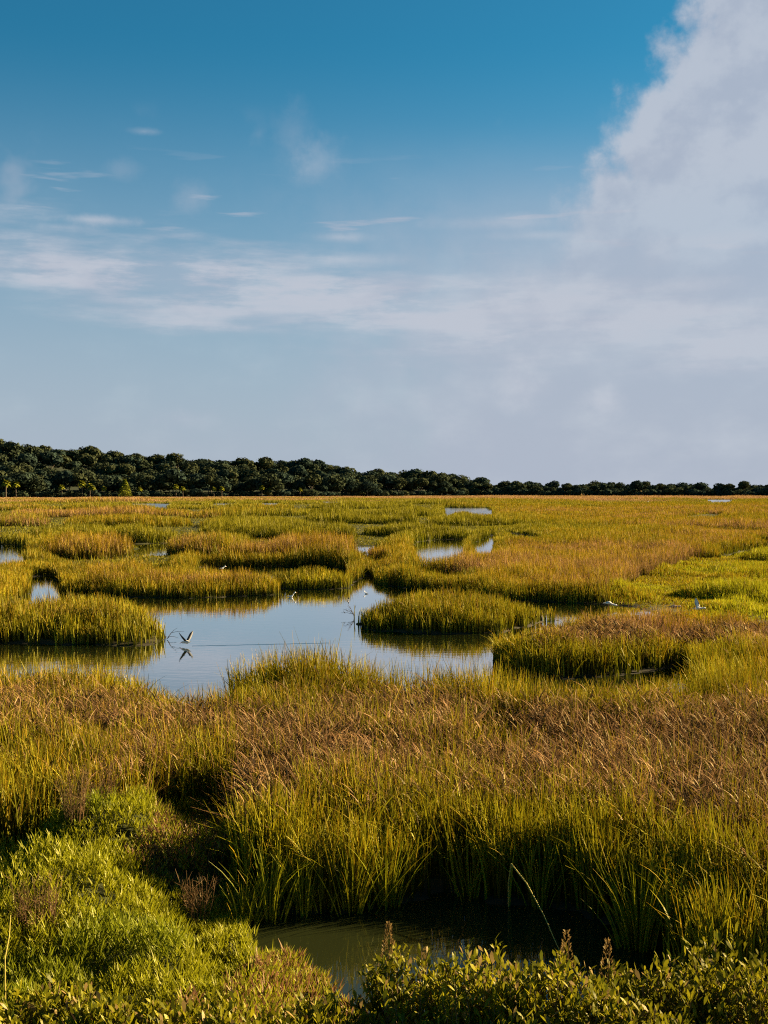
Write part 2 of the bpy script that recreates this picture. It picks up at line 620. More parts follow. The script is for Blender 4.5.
def grow(x, y, segs):
    p = plan(x, y)
    keep = ~p['water'] & (p['region'] != 5)
    # ragged density: small tussocks, thinner at the rim so dark water and mud show between the stems
    tuss = vnoise(x / .28, y / .28, 121)
    rim = sstep(.55, 0, p['edge']) * sstep(60, 50, y)
    hole = sstep(.52, .36, fbm(x / .75, y / .75, 127, 2)) * sstep(70, 35, y)
    keep &= rng.random(len(x)) < np.clip(1.15 - .9 * rim * (tuss < .55) - .85 * hole, 0, 1)
    keep &= rng.random(len(x)) > np.where(p['wet'], .96, .62) * p['gap']
    x, y = x[keep], y[keep]
    p = {k: v[keep] for k, v in p.items()}
    n = len(x)
    z = ground_z(x, y, p)
    reg, edge, H = p['region'], p['edge'], p['H']
    far = sstep(35, 130, y)
    n1 = fbm(x / 5.5, y / 6.5, 131)
    n2 = vnoise(x / .9, y / .9, 137)
    n3 = fbm(x / 45, y / 70, 141, 2)
    inner = sstep(.5, 2.8, edge)
    near = y < 33
    # share of dead brown stems and of golden ones
    inner = np.where((y > 21.5) & (y < 33), sstep(1.1, 3.4, edge), inner)
    pb = np.where(near, inner * np.clip(.20 + 1.5 * (n1 - .36) + .9 * (n2 - .5), 0, .85), inner * np.clip(1.5 * (n1 - .45) + 2.2 * (n3 - .5), 0, .7))
    for (bx_, by_, rx_, ry_, k_) in ((-5.6, 21.6, 3.4, 2.2, .75), (-1.0, 17.8, 2.3, 2.2, .45), (4.4, 18.0, 3.2, 2.6, .45), (7.6, 34.5, 4.0, 2.6, .8), (1.6, 20.5, 2.5, 1.6, .25)):
        pb = np.clip(pb + k_ * np.exp(-((x - bx_) / rx_) ** 2 - ((y - by_) / ry_) ** 2) * sstep(.3, 1.4, edge) * (reg == 0) * (.45 + .9 * n2), 0, .9)
    pb = np.where(y > 280, np.clip((y - 330) / 220 + 2.4 * (n3 - .5) + .8 * (n1 - .5), 0, .92), pb)
    po = np.where(near, .40 + .3 * (n2 - .5), np.clip(.58 + 1.6 * (n3 - .5) + 1.0 * (n1 - .5), .08, .92))
    isl = (reg >= 1) & (reg <= 3)
    pb = pb * (1 - .9 * np.clip(p['mound'], 0, 1))
    po = np.where((y > 58) & (p['side'] < .5) & (reg == 0), po - .13, po)
    po = np.where(p['gap'] > .4, po * .35, po)
    pb = np.where(isl, pb * .25, pb)
    po = np.where(isl, .35, po)
    pb = np.where(reg == 6, .02, pb)
    po = np.where(reg == 6, .10 + .5 * sstep(.45, .75, n1), po)
    po = np.where((y > 62) & (p['side'] < .5) & (reg == 0), po + (np.mod(p['hh'] * 37.7, 1.0) - .5) * .75, po)
    po = np.where((edge < 1.3) & (reg != 6), po * .55, po)
    u = rng.random(n)
    kind = np.where(u < pb, 2, np.where(u < pb + (1 - pb) * po, 1, 0))
    cb = np.empty((n, 3))
    ct = np.empty((n, 3))
    lime = rng.random(n)[:, None]
    gr = GREEN * (1 - lime * .6) + LIME * lime * .6
    rimg = (sstep(2.0, .4, edge) * (y < 60))[:, None]
    gr = gr * (1 - .8 * rimg) + LIME * 1.05 * .8 * rimg  # rim grass is greener; lime share also raised to imitate sunlight on it
    gr = np.where((reg == 6)[:, None], LIME * np.array([.96, 1.06, 1.1]) * (.95 + .5 * lime), gr)
    br = BROWN * (1 - lime) + TAN * lime
    br = np.where((y > 330)[:, None], TAN * 1.0, br)
    k0, k1, k2 = (kind == 0)[:, None], (kind == 1)[:, None], (kind == 2)[:, None]
    cb = np.where(k0, np.where((lime > .70) | (reg == 6)[:, None], gr * .85, GREEN * .42), np.where(k1, GREEN * .42 + GOLD * .03, br * .30 + GREEN * .22))  # blade bases darkened in colour to imitate shade on the clump fronts
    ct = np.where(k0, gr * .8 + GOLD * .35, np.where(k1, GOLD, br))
    jr = np.where(y < 60, .42, .28)
    j = (1 - jr + 2 * jr * rng.random(n))[:, None]
    cb, ct = cb * j, ct * j
    h = H * (.74 + .34 * rng.random(n)) * np.where(kind == 2, .95, 1.0)
    h = np.where((rng.random(n) < .02) & (reg != 6), h * 1.15, h)
    w = .013 * np.maximum(1, y / 18) ** .92 * (.7 + .6 * rng.random(n))
    w = np.where(kind == 2, w * .85, w)
    w = np.where(reg == 6, w * 1.1, w)
    az = rng.random(n) * 2 * math.pi
    az = np.where(rng.random(n) < .15, math.pi * .9 + .5 * rng.normal(size=n), az)
    lean = np.abs(rng.normal(size=n)) * .07 + .015
    curl = np.abs(rng.normal(size=n)) * np.where(kind == 2, .30, .11)
    curl = np.where(rng.random(n) < .06, curl + .45, curl)
    yaw = rng.random(n) * math.pi
    nearw = sstep(60, 30, y)
    tall = vnoise(x / .42, y / .42, 151)
    h = h * (1 + nearw * .55 * (tall - .5))
    w = w * (1 + .65 * nearw)
    w = np.where((y < 22) & (kind == 0), w * 1.4, w)
    patch = (.72 + .6 * vnoise(x / .6, y / .6, 157) * (.4 + 1.2 * vnoise(x / 1.7, y / 2.4, 158)))[:, None]
    cb, ct = cb * patch, ct * patch
    up = np.zeros(n)
    fringe = (y < 36) & (kind == 2) & (rng.random(n) < .7)
    side = (y < 36) & (kind != 2) & (rng.random(n) < .20) & (reg != 6)
    r1, r2_ = rng.random(n), rng.random(n)
    up = np.where(fringe, H * (.40 + .50 * r1), np.where(side, H * (.15 + .5 * r1), 0))
    h = np.where(fringe, .10 + .17 * r2_, np.where(side, .25 + .25 * r2_, h))
    w = np.where(fringe, w * 1.3, w)
    lean = np.where(fringe, .25 + .5 * rng.random(n), np.where(side, .25 + .4 * rng.random(n), lean))
    curl = np.where(fringe, .2 + .7 * rng.random(n), np.where(side, .2 + .5 * rng.random(n), curl))
    P = np.stack([x, y, z - .03 + up], -1)
    for name, m in (('isle1', reg == 1), ('isle2', reg == 2), ('isle3', reg == 3), ('isle4', reg == 4), ('meadow', reg == 6),
                    ('near', (reg == 0) & (y < 34)), ('far', (reg == 0) & (y >= 34))):
        if m.any():
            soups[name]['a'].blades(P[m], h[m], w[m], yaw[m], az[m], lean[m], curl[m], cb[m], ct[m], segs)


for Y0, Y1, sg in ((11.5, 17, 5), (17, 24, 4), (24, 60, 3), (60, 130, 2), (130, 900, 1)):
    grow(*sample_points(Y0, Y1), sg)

o = soups['near']['a'].obj('marsh_grass', M_GRASS)
tag(o, 'tall marsh grass with brown seed heads and green rims filling the near field', 'marsh grass', kind='stuff')
o = soups['far']['a'].obj('open_marsh_grass', M_GRASS)
tag(o, 'golden and olive marsh grass spreading from the ponds to the distant woods', 'marsh grass', kind='stuff')
o = soups['meadow']['a'].obj('meadow_grass', M_GRASS)
tag(o, 'short vivid green grass flat beside the wading birds', 'meadow grass', kind='stuff')
for k, P, lab, nm in (('isle1', ISLE_E, 'grass island with a rounded right tip, next to the flying dark winged bird', 'grass_island'),
                      ('isle2', ISLE_C, 'round bright green grass island in the middle of the pond, beside the dead branch', 'grass_island'),
                      ('isle3', ISLE_B, 'small golden grass island at the far side of the pond, behind the swimming birds', 'grass_island'),
                      ('isle4', BANK_A, 'long low golden grass bank across the pond behind the flying bird', 'grass_bank')):
    c = P.mean(0)
    o = soups[k]['a'].obj(nm, M_GRASS, origin=(c[0], c[1], 0))
    o.location = (c[0], c[1], 0)
    tag(o, lab, 'grass bank' if nm == 'grass_bank' else 'grass island', 'grass islands in the pond' if nm != 'grass_bank' else None)


# reed tussocks standing at the water's edge of the near channel
def tussock(px, py, hgt, nb, label, spread=.10, gold=.2):
    x0, y0 = g(px, py, 0)
    s = Soup()
    n = nb
    r = np.abs(rng.normal(size=n)) * spread
    a = rng.random(n) * 2 * math.pi
    P = np.stack([r * np.cos(a), r * np.sin(a), np.full(n, -.05)], -1)
    lime = rng.random(n)[:, None]
    c0 = LIME * (1 - lime * .5) + GREEN * lime * .5
    ct = np.where((rng.random(n) < gold)[:, None], GOLD, c0 * 1.1)
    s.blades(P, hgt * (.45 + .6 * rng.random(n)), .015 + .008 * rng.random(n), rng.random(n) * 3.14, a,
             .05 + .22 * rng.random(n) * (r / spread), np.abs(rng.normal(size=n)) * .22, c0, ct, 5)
    o = s.obj('reed_tussock', M_GRASS)
    o.location = (x0, y0, 0)
    tag(o, label, 'reed tussock', 'reed tussocks along the near channel')


TUS = [(268, 921, .95, 90, 'leftmost bright reed tussock of the near channel, beside low yellow herbs'),
       (243, 926, .62, 70, 'wide yellow green reed tussock where the low herbs meet the near channel'),
       (303, 916, .85, 70, 'narrow reed tussock at the near channel, between two brighter tussocks'),
       (322, 913, .7, 45, 'short thin reed tussock in the dark gap of the near bank'),
       (352, 914, 1.0, 110, 'tall bright reed tussock standing well out into the near channel'),
       (386, 908, 1.05, 120, 'broad glowing reed tussock right of the dark gap in the near bank'),
       (470, 899, .9, 50, 'slim reed tussock at the head of the dark inlet of the near channel'),
       (541, 908, .85, 70, 'reed tussock by the dark hollow under the brown grass, behind the bent reed'),
       (640, 952, 1.1, 130, 'yellow green reed tussock at the right end of the near channel, by dark shrubs')]
for t in TUS:
    tussock(*t)

# the small rim clumps scattered on the pond's edges are part of the grass; tall tips on the near shore line
# ------------------------------------------------------------------ low herb bed on the near left bank
s = Soup()
n = 62000
hx = -9.5 + rng.random(n) * 17
hy = 7.0 + rng.random(n) * 15
p = plan(hx, hy)
k = (p['region'] == 5) & ~p['water'] & (hx > -.42 * hy - 2.5) & (hx < .42 * hy + 2)
k &= rng.random(n) < np.clip(.74 + 1.6 * (fbm(hx / .5, hy / .5, 211, 2) - .42), .48, 1)
hx, hy = hx[k], hy[k]
p = {q: v[k] for q, v in p.items()}
hz = ground_z(hx, hy, p)
n = len(hx)
clump = fbm(hx / .55, hy / .55, 222, 2)
hh = .10 + (.46 - .14 * sstep(14.5, 16.5, hy)) * sstep(.25, .8, clump) * (.6 + .5 * rng.random(n))
hh = hh * (.5 + .5 * sstep(0, 1.3, p['dist']))
zone = fbm(hx / 2.2, hy / 2.2, 231, 2)
soft = sstep(15.5, 17.5, hy)                                   # finer grass towards the tall reeds
nl = 15
for j in range(nl):
    fr = .25 + .75 * (j + rng.random(n)) / nl
    a = rng.random(n) * 2 * math.pi
    P = np.stack([hx + .035 * np.cos(a) * fr, hy + .035 * np.sin(a) * fr, hz - .04 + hh * fr * .85], -1)
    lime = rng.random(n)[:, None]
    dryz = (zone > .60)[:, None] & (rng.random(n) < .45)[:, None]
    c = LIME * (.80 + .65 * lime)
    c = np.where((zone < .40)[:, None], GREEN * .9 + LIME * (.25 + .5 * lime), c)
    c = np.where(dryz, BROWN * .9, c)
    s.blades(P, .05 + .06 * rng.random(n) + .12 * soft, .011 + .006 * rng.random(n) - .003 * soft, rng.random(n) * 3.14, a,
             .25 + .35 * rng.random(n), .2 * rng.random(n), c * .9, c * 1.08, 2, 2.2)
o = s.obj('low_herbs', M_SPRIG)
tag(o, 'bright yellow green low herbs carpeting the bank beside the near channel', 'ground cover', kind='stuff')


# ------------------------------------------------------------------ leafy shrubs along the bottom
def shrub(px, ptop, Y, width, label, nsh=70, bright=1.0, spires=0, leaf=.078):
    cx, cy, top = at(px, ptop, Y)
    cxa = np.array([cx]); cya = np.array([cy])
    z0 = float(ground_z(cxa, cya)[0])
    z0 = max(z0, -.1)
    hgt = top - z0
    root = thing('leafy_shrub', label, 'shrub', (cx, cy, z0), 0, 'leafy shrubs on the near bank')
    st, fo = Soup(), Soup()
    for i in range(nsh):
        a = rng.random() * 2 * math.pi
        r = width * .5 * math.sqrt(rng.random())
        hf = hgt * (1 - .28 * (r / (width * .5)) ** 2) * (.56 + .46 * rng.random())
        tx, ty = r * math.cos(a), r * math.sin(a)
        b = np.array([tx * .25, ty * .25, 0])
        tip = np.array([tx, ty, hf])
        mid = (b + tip) / 2 + np.array([tx * .12, ty * .12, .05 * hf])
        ts = np.linspace(0, 1, 7)[:, None]
        pts = (1 - ts) ** 2 * b + 2 * ts * (1 - ts) * mid + ts ** 2 * tip
        pts[1:-1] += rng.normal(size=(5, 3)) * .012
        st.tube(pts, np.linspace(.009, .003, 7), (.14, .085, .045), 5)
        nl = 54
        fr = np.sort(1 - .62 * rng.random(nl) ** 1.3)
        P = np.stack([np.interp(fr, ts[:, 0], pts[:, q]) for q in range(3)], -1)
        # short side twigs
        tw = rng.normal(size=(nl, 3)) * np.array([.05, .05, .03])
        P = P + tw * (rng.random(nl) < .7)[:, None]
        an = np.arange(nl) * 2.4 + rng.random()
        el = R(38) + R(42) * rng.random(nl)
        D = np.stack([np.cos(an) * np.cos(el), np.sin(an) * np.cos(el), np.sin(el)], -1)
        U = np.array([0, 0, 1.0]) + rng.normal(size=(nl, 3)) * .35 - D * .3
        ln = leaf * (.45 + .85 * rng.random(nl))
        lime = rng.random(nl)[:, None]
        c = (np.array([.050, .058, .004]) * (1 - lime) + np.array([.21, .18, .006]) * lime) * bright
        yel = (rng.random(nl) < .08)[:, None]
        c = np.where(yel, np.array([.20, .13, .04]), c)
        fo.leaves(P, D, U, ln, ln * (.24 + .15 * rng.random(nl)), c)
    s_ = st.obj('branches', M_STEM, root)
    f_ = fo.obj('foliage', M_LEAF, root)
    for q in range(spires):
        sp = Soup()
        a = rng.random() * 6.28
        bx, by = width * .3 * math.cos(a), width * .2 * math.sin(a)
        zt = hgt * (1.0 + .06 * rng.random())
        sp.tube([(bx, by, zt - .35), (bx + .01, by, zt - .1), (bx + .02, by, zt + .1)], [.005, .004, .003], (.16, .1, .04), 5)
        nn = 120
        fz = rng.random(nn)
        an = rng.random(nn) * 6.28
        rr = .05 * (1 - fz) + .008
        P = np.stack([bx + rr * np.cos(an), by + rr * np.sin(an), zt - .18 + .3 * fz], -1)
        D = np.stack([np.cos(an) * .5, np.sin(an) * .5, np.full(nn, .9)], -1)
        c = np.tile(np.array([.13, .08, .025]), (nn, 1)) * (.6 + .8 * rng.random(nn))[:, None]
        sp.leaves(P, D / np.linalg.norm(D, axis=1)[:, None], rng.normal(size=(nn, 3)), .018 + .02 * rng.random(nn), np.full(nn, .009), c)
        sp.obj('seed_head', M_LEAF, root)
    return root


SH = [(412, 953, 9.6, .95, 'rounded leafy shrub at the left of the shrubs in front of the near channel', 85, 1.0, 2),
      (478, 949, 9.3, 1.0, 'brightest leafy shrub in the middle of the near channel front', 95, 1.15, 0),
      (548, 961, 9.1, .95, 'leafy shrub with an upright brown seed head before the channel glint', 85, 1.05, 1),
      (592, 990, 8.9, .7, 'small open leafy shrub leaving a gap where blue water shows', 50, .95, 0),
      (628, 966, 9.8, .6, 'slender shrub with tall fluffy tips at the right end of the channel', 45, .9, 1),
      (672, 966, 9.3, 1.0, 'dark leafy shrub under the yellow reed tussock by the channel end', 90, .8, 0),
      (738, 946, 9.6, 1.1, 'dense dark shrub at the bottom right corner under the tall grass', 95, .8, 0),
      (640, 1000, 8.6, .8, 'low dark shrub close to the bottom edge, in front of the slender shrub', 60, .75, 0),
      (40, 1000, 9.2, 1.1, 'yellow green leafy shrub at the bottom left corner among low herbs', 85, 1.0, 0),
      (205, 1011, 9.0, 1.2, 'low leafy shrub along the bottom edge below the bright herb mound', 85, 1.0, 0),
      (310, 1006, 9.2, 1.0, 'leafy shrub between the herb mound and the shrubs fronting the channel', 75, 1.05, 0),
      (120, 1017, 8.8, .9, 'small leafy shrub at the bottom edge beside dry brown weeds', 60, .95, 0)]
for a in SH:
    shrub(*a)


def dry_weed(px, py, z, hgt, nst, label, spread=.22):
    x0, y0 = g(px, py, z)
    z0 = float(ground_z(np.array([x0]), np.array([y0]))[0])
    st = Soup()
    for i in range(nst):
        a = rng.random() * 6.28
        r = spread * math.sqrt(rng.random())
        b = np.array([r * math.cos(a) * .5, r * math.sin(a) * .5, -.05])
        h = hgt * (.55 + .5 * rng.random())
        tip = b + np.array([math.cos(a) * .28 * h * rng.random(), math.sin(a) * .28 * h * rng.random(), h])
        pts = [b, (b * .5 + tip * .5) + rng.normal(size=3) * .02, tip]
        cc = np.array([.15, .085, .035]) * (.5 + .8 * rng.random())
        st.tube(pts, [.004, .003, .0015], cc, 4)
        for q in range(7):
            f = .35 + .6 * rng.random()
            m = pts[0] * (1 - f) + pts[2] * f
            e = m + np.array([rng.normal() * .07, rng.normal() * .07, .05 + .06 * rng.random()])
            st.tube([m, (m + e) / 2 + rng.normal(size=3) * .006, e], [.002, .0015, .001], cc * 1.2, 3)
    o = st.obj('dry_weed', M_SPRIG)
    o.location = (x0, y0, z0)
    tag(o, label, 'dry weed', 'dry weeds on the near left bank')


dry_weed(72, 856, .4, .8, 40, 'dry reddish weed clump in the hollow below the tall grass')
dry_weed(100, 838, .4, .7, 30, 'brown dry weed clump leaning against the grassy mound')
dry_weed(32, 925, .5, .75, 60, 'wide rusty weed clump at the left edge above the corner shrub', .4)
dry_weed(58, 1010, .9, .7, 46, 'greyish brown twiggy weed near the bottom left shrub')
dry_weed(92, 1008, .9, .65, 36, 'tall thin brown weed stalks beside the small bottom shrub')
dry_weed(196, 905, .3, .6, 30, 'orange brown weed tuft at the edge of the channel beside the herbs')
dry_weed(355, 1000, .7, .45, 24, 'short brown weed between the herb slope and the leafy shrubs')

# long bent reed leaning over the channel
s = Soup()
A, B = np.array(at(512, 866, 14.0)), np.array(at(562, 957, 12.6))
s.tube([A + (0, .3, -.75), A + (-.02, .1, -.25), A, A * .7 + B * .3 + (0.02, 0, .06), A * .35 + B * .65 + (.02, 0, .05), B], [.010, .010, .009, .008, .006, .003])
o = s.obj('bent_reed', M_STRAW, origin=tuple(A * (1, 1, 0)))
o.location = (A[0], A[1], 0)
tag(o, 'long pale bent reed stalk leaning down over the dark near channel', 'reed')

# dead pale stalk at the left edge
s = Soup()
A, B = np.array(at(2, 962, 10.2)), np.array(at(8, 918, 10.4))
s.tube([A + (0, 0, -.35), A, (A + B) / 2 + (.012, 0, 0), B], [.007, .006, .005, .003])
o = s.obj('dead_stalk', M_STRAW, origin=tuple(A * (1, 1, 0)))
o.location = (A[0], A[1], 0)
tag(o, 'single pale dead stalk standing among rusty weeds at the left edge', 'stalk')

# dead branch beside the middle island
bx, by = g(354, 618, 0)
s = Soup()
u = by / F
root = np.array([0, 0, -.15])
fork = np.array([-.5 * u, 0, 3.5 * u])
s.tube([root, (0.1 * u, 0, 1 * u), fork], [.022, .018, .014])
for ex, ez in ((-4.5, 8), (-6, 12.5), (-11, 8.5), (-13, 5), (2.0, 13.5)):
    e = np.array([ex * u, rng.normal() * .1, ez * u])
    m = (fork + e) / 2 + np.array([0, 0, .03])
    s.tube([fork, m, e], [.009, .007, .004])
    for q in range(2):
        f = .5 + .3 * rng.random()
        b = fork * (1 - f) + e * f
        s.tube([b, b + np.array([rng.normal() * .06 - .05, rng.normal() * .06, .10])], [.008, .003])
o = s.obj('dead_branch', M_DRY)
o.location = (bx, by, 0)
tag(o, 'dark dead branch sticking out of the water beside the round middle island', 'branch')

# twigs over the water at the left island's tip
s = Soup()
tx, ty = g(168, 640, 0)
u = ty / F
for dx, dz, ex, ez in ((3, 7, 16, 8.5), (1, 3, 10, 2), (2, 6, 9, 12)):
    s.tube([(-2 * u, .1, .02), (dx * u, 0, dz * u), ((dx + ex) / 2 * u, 0, (dz + ez) / 2 * u + .02), (ex * u, -.05, ez * u)], [.010, .008, .006, .003])
o = s.obj('bare_twig', M_DRY)
o.location = (tx, ty, 0)
tag(o, 'thin bare twig reaching over the water from the left island beside the flying bird', 'twig')

# ------------------------------------------------------------------ birds
M_WHITE = solid_mat('white_feathers', (.50, .50, .49), .7, .2, .08, 20)
M_BLACK = solid_mat('dark_feathers', (.018, .018, .02), .6, .3, .3, 20)
M_GREY = solid_mat('grey_feathers', (.22, .21, .20), .7, .2, .2, 20)
M_ROSE = solid_mat('buff_feathers', (.34, .22, .16), .7, .2, .2, 20)
M_BILL = solid_mat('orange_bill', (.55, .20, .04), .4, .4, .15, 30)


def loft(rings, sides=12):
    """closed body through (centre, radius_y, radius_z) rings running along x"""
    v, f = [], []
    ang = np.arange(sides) * 2 * math.pi / sides
    for (c, ry, rz) in rings:
        for a in ang:
            v.append((c[0], c[1] + ry * math.cos(a), c[2] + rz * math.sin(a)))
    for i in range(len(rings) - 1):
        for j in range(sides):
            j2 = (j + 1) % sides
            f.append((i * sides + j, i * sides + j2, (i + 1) * sides + j2, (i + 1) * sides + j))
    return np.array(v, np.float32), np.array(f)


def smooth_body(name, rings, mat, parent):
    v, f = loft(rings)
    o = mesh_obj(name, v, f, mat, parent, None, True)
    sm = o.modifiers.new('round', 'SUBSURF')
    sm.levels = sm.render_levels = 1
    return o


def wing_mesh(name, stations, mat, parent):
    """thin tapering wing: (lead edge, trail edge, thickness)"""
    v, f = [], []
    for le, te, th in stations:
        le, te = np.array(le, float), np.array(te, float)
        m = (le * .65 + te * .35)
        up = np.array([0, 0, th])
        v += [le, m + up, te, m - up]
    for i in range(len(stations) - 1):
        for j in range(4):
            j2 = (j + 1) % 4
            f.append((i * 4 + j, i * 4 + j2, i * 4 + 4 + j2, i * 4 + 4 + j))
    return mesh_obj(name, np.array(v), np.array(f), mat, parent, None, True)


def body_rings(L, tail_up=0.0, head=(.30, .12), hr=.06, neck=.045):
    """bird along +x: tail, belly, breast, neck, head"""
    hx, hz = head
    return [((-.52 * L, 0, tail_up), .006, .004), ((-.36 * L, 0, tail_up * .6), .05 * L, .025 * L), ((-.2 * L, 0, 0), .13 * L, .11 * L),
            ((0, 0, 0), .17 * L, .16 * L), ((.16 * L, 0, .01), .13 * L, .13 * L), ((.24 * L, 0, hz * .45), neck * 1.3, neck * 1.4),
            ((hx - hr * .9, 0, hz * .9), neck, neck), ((hx, 0, hz), hr, hr), ((hx + hr * .8, 0, hz), hr * .6, hr * .6), ((hx + hr * 1.1, 0, hz), .008, .008)]


def bill(parent, x, z, ln, drop=.0, r=.012, mat=None):
    s = Soup()
    s.tube([(x, 0, z), (x + ln * .5, 0, z - drop * .3), (x + ln, 0, z - drop)], [r, r * .75, .003])
    return s.obj('bill', mat or M_BILL, parent)


def legs(parent, z, ln, mat):
    for sgn in (-1, 1):
        s = Soup()
        s.tube([(-.01, sgn * .035, z), (-.02, sgn * .035, z - ln * .5), (.0, sgn * .035, z - ln)], [.009, .006, .006], sides=5)
        s.obj('leg', mat, parent)


def eyes(parent, x, z, r):
    for sgn in (-1, 1):
        s = Soup()
        s.tube([(x, sgn * r * .9, z), (x, sgn * r * 1.12, z)], [r * .22, r * .1], sides=6)
        s.obj('eye', M_BLACK, parent)


# the skimmer: flies low to the left over the pond, wings raised
X, Y = g(186, 646.5, 0)
b = thing('flying_bird', 'dark winged bird with a white belly skimming low over the pond', 'bird', (X, Y, .13), math.pi * .80, None)
smooth_body('body', body_rings(.40, .03, (.17, -.02), .042, .034), M_WHITE, b)
bill(b, .205, -.025, .10, .055, .012)
eyes(b, .18, -.015, .042)
wing_mesh('wing', [((.06, -.04, .03), (-.08, -.04, .03), .012), ((.11, -.16, .12), (-.03, -.17, .11), .010), ((.17, -.32, .24), (.06, -.34, .22), .006), ((.16, -.42, .30), (.13, -.43, .295), .002)], M_BLACK, b)
wing_mesh('wing', [((.06, .04, .03), (-.08, .04, .03), .012), ((.08, .13, .14), (-.05, .13, .13), .010), ((.09, .22, .27), (-.01, .24, .25), .006), ((.05, .28, .33), (.02, .29, .32), .002)], M_BLACK, b)

# the skimmer's wake: a low ripple ridge on the water
s = Soup()
pts = []
for i in range(60):
    t = i / 59
    xx = X + .18 + t * 4.3
    pts.append((xx, Y + .02 + t * .75 + .02 * math.sin(i * .9), .004))
pts = np.array(pts)
wv = np.concatenate([pts + (0, -.045, -.004), pts + (0, 0, .006), pts + (0, .045, -.004)])
n = len(pts)
wf = [(i, i + 1, n + i + 1, n + i) for i in range(n - 1)] + [(n + i, n + i + 1, 2 * n + i + 1, 2 * n + i) for i in range(n - 1)]
o = mesh_obj('water_ripple', wv, np.array(wf), M_WATER, None, None, True)
tag(o, 'thin straight ripple trailing behind the skimming bird', kind='structure')


def swimmer(px, py, L, rz, label, mat, head=(.15, .13), flank=None):
    X, Y = g(px, py, 0)
    b = thing('water_bird', label, 'bird', (X, Y, L * .10), rz, 'birds on the pond')
    smooth_body('body', body_rings(L, .05 * L, (head[0] * L / .35, head[1] * L / .35), .10 * L, .075 * L), mat, b)
    bill(b, head[0] * L / .35 + .09 * L, head[1] * L / .35, .16 * L, .02 * L, .028 * L)
    eyes(b, head[0] * L / .35 + .03 * L, head[1] * L / .35 + .02 * L, .09 * L)
    for sgn in (-1, 1):
        wing_mesh('wing', [((.14 * L, sgn * .12 * L, .09 * L), (-.05 * L, sgn * .12 * L, .03 * L), .02 * L), ((-.15 * L, sgn * .14 * L, .10 * L), (-.25 * L, sgn * .10 * L, .05 * L), .015 * L),
                           ((-.42 * L, sgn * .05 * L, .08 * L), (-.44 * L, sgn * .03 * L, .06 * L), .004)], flank or mat, b)
    return b


swimmer(291, 597.5, .38, 0.25, 'white bird with a buff flank floating beside the small golden island', M_WHITE, (.16, .17), M_WHITE)
swimmer(348, 601, .24, 1.2, 'small dark bird swimming in open water near the small golden island', M_BLACK, (.12, .15))
swimmer(366, 594, .26, 2.6, 'small pale bird swimming in the narrow channel behind the middle island', M_WHITE, (.13, .14))


def wader(px, py, L, rz, label, mat, head, blen, drop, legl, wings=False):
    X, Y = g(px, py, 0)
    b = thing('wading_bird', label, 'bird', (X, Y, legl + .10 * L), rz, 'wading birds at the shallow edge')
    smooth_body('body', body_rings(L, -.02, head, .045, .03), mat, b)
    bill(b, head[0] + .045, head[1], blen, drop, .010, M_BILL)
    eyes(b, head[0] + .01, head[1] + .01, .045)
    legs(b, -.10 * L, legl + .06, M_BILL)
    for sgn in (-1, 1):
        if wings and sgn > 0:
            wing_mesh('wing', [((.1, .05, .06), (-.08, .05, .05), .014), ((.05, .09, .26), (-.10, .09, .22), .01), ((-.03, .10, .40), (-.08, .10, .38), .003)], mat, b)
        else:
            wing_mesh('wing', [((.14 * L, sgn * .15 * L, .07 * L), (-.02 * L, sgn * .165 * L, -.05 * L), .02 * L), ((-.15 * L, sgn * .15 * L, .06 * L), (-.25 * L, sgn * .12 * L, -.02 * L), .015 * L),
                               ((-.46 * L, sgn * .04 * L, .02 * L), (-.48 * L, sgn * .03 * L, .0), .004)], mat, b)
    return b


wader(609, 609, .46, -.15, 'white wading bird with head bent to the water before the reed wall', M_WHITE, (.30, -.09), .10, .06, .20)
wader(674, 614.5, .44, -.3, 'buff wading bird standing on the shallow edge of the green flat', M_ROSE, (.24, .02), .09, .05, .26)
wader(698, 616.5, .46, -.1, 'white wading bird with one raised wing on the shallow edge', M_WHITE, (.26, .02), .09, .06, .26, True)
wader(222, 571, .34, .5, 'white and dark bird in the shadowed channel behind the grass bank', M_WHITE, (.18, .12), .07, .03, .12)
X, Y = g(648, 500.5, 1.0)
wader(648, 504, .9, .4, 'far white egret standing in the tan grass before the distant woods', M_WHITE, (.42, .40), .18, .02, .60)

# ------------------------------------------------------------------ hills and woods
SKY = np.array([(-160, 437), (-60, 438), (0, 440), (30, 447), (50, 446), (75, 449), (100, 452), (150, 456), (200, 458), (250, 461), (300, 460), (330, 464), (360, 473), (400, 473),
                (420, 471), (445, 476), (500, 481), (560, 483), (620, 482), (660, 484), (768, 484), (930, 484)], float)


def wood_Y(px):
    return np.interp(px, [-160, 0, 250, 480, 768, 930], [560, 580, 640, 720, 640, 600])


hpx = np.linspace(-170, 940, 140)
rows = np.array([0, 40, 80, 120, 160, 260])
hv, hf = [], []
for r in rows:
    for q in hpx:
        Y = wood_Y(q) + r
        zt = CAMH + (HOR - np.interp(q, SKY[:, 0], SKY[:, 1])) * (wood_Y(q) + 120) / F - 8.5
        zt = max(zt, .1)
        f = np.interp(r, [0, 40, 120, 260], [0, .22, 1, .9])
        hv.append(((q - 384) * Y / F, Y, .05 + (zt - .05) * f))
n = len(hpx)
for i in range(len(rows) - 1):
    for j in range(n - 1):
        hf.append((i * n + j, i * n + j + 1, (i + 1) * n + j + 1, (i + 1) * n + j))
hv = np.array(hv)
hills = mesh_obj('hills', hv, np.array(hf), M_GROUND, None, np.tile(np.array([.02, .025, .012]), (len(hv), 1)), True)
tag(hills, 'low wooded ridge rising on the far side of the marsh', kind='structure')


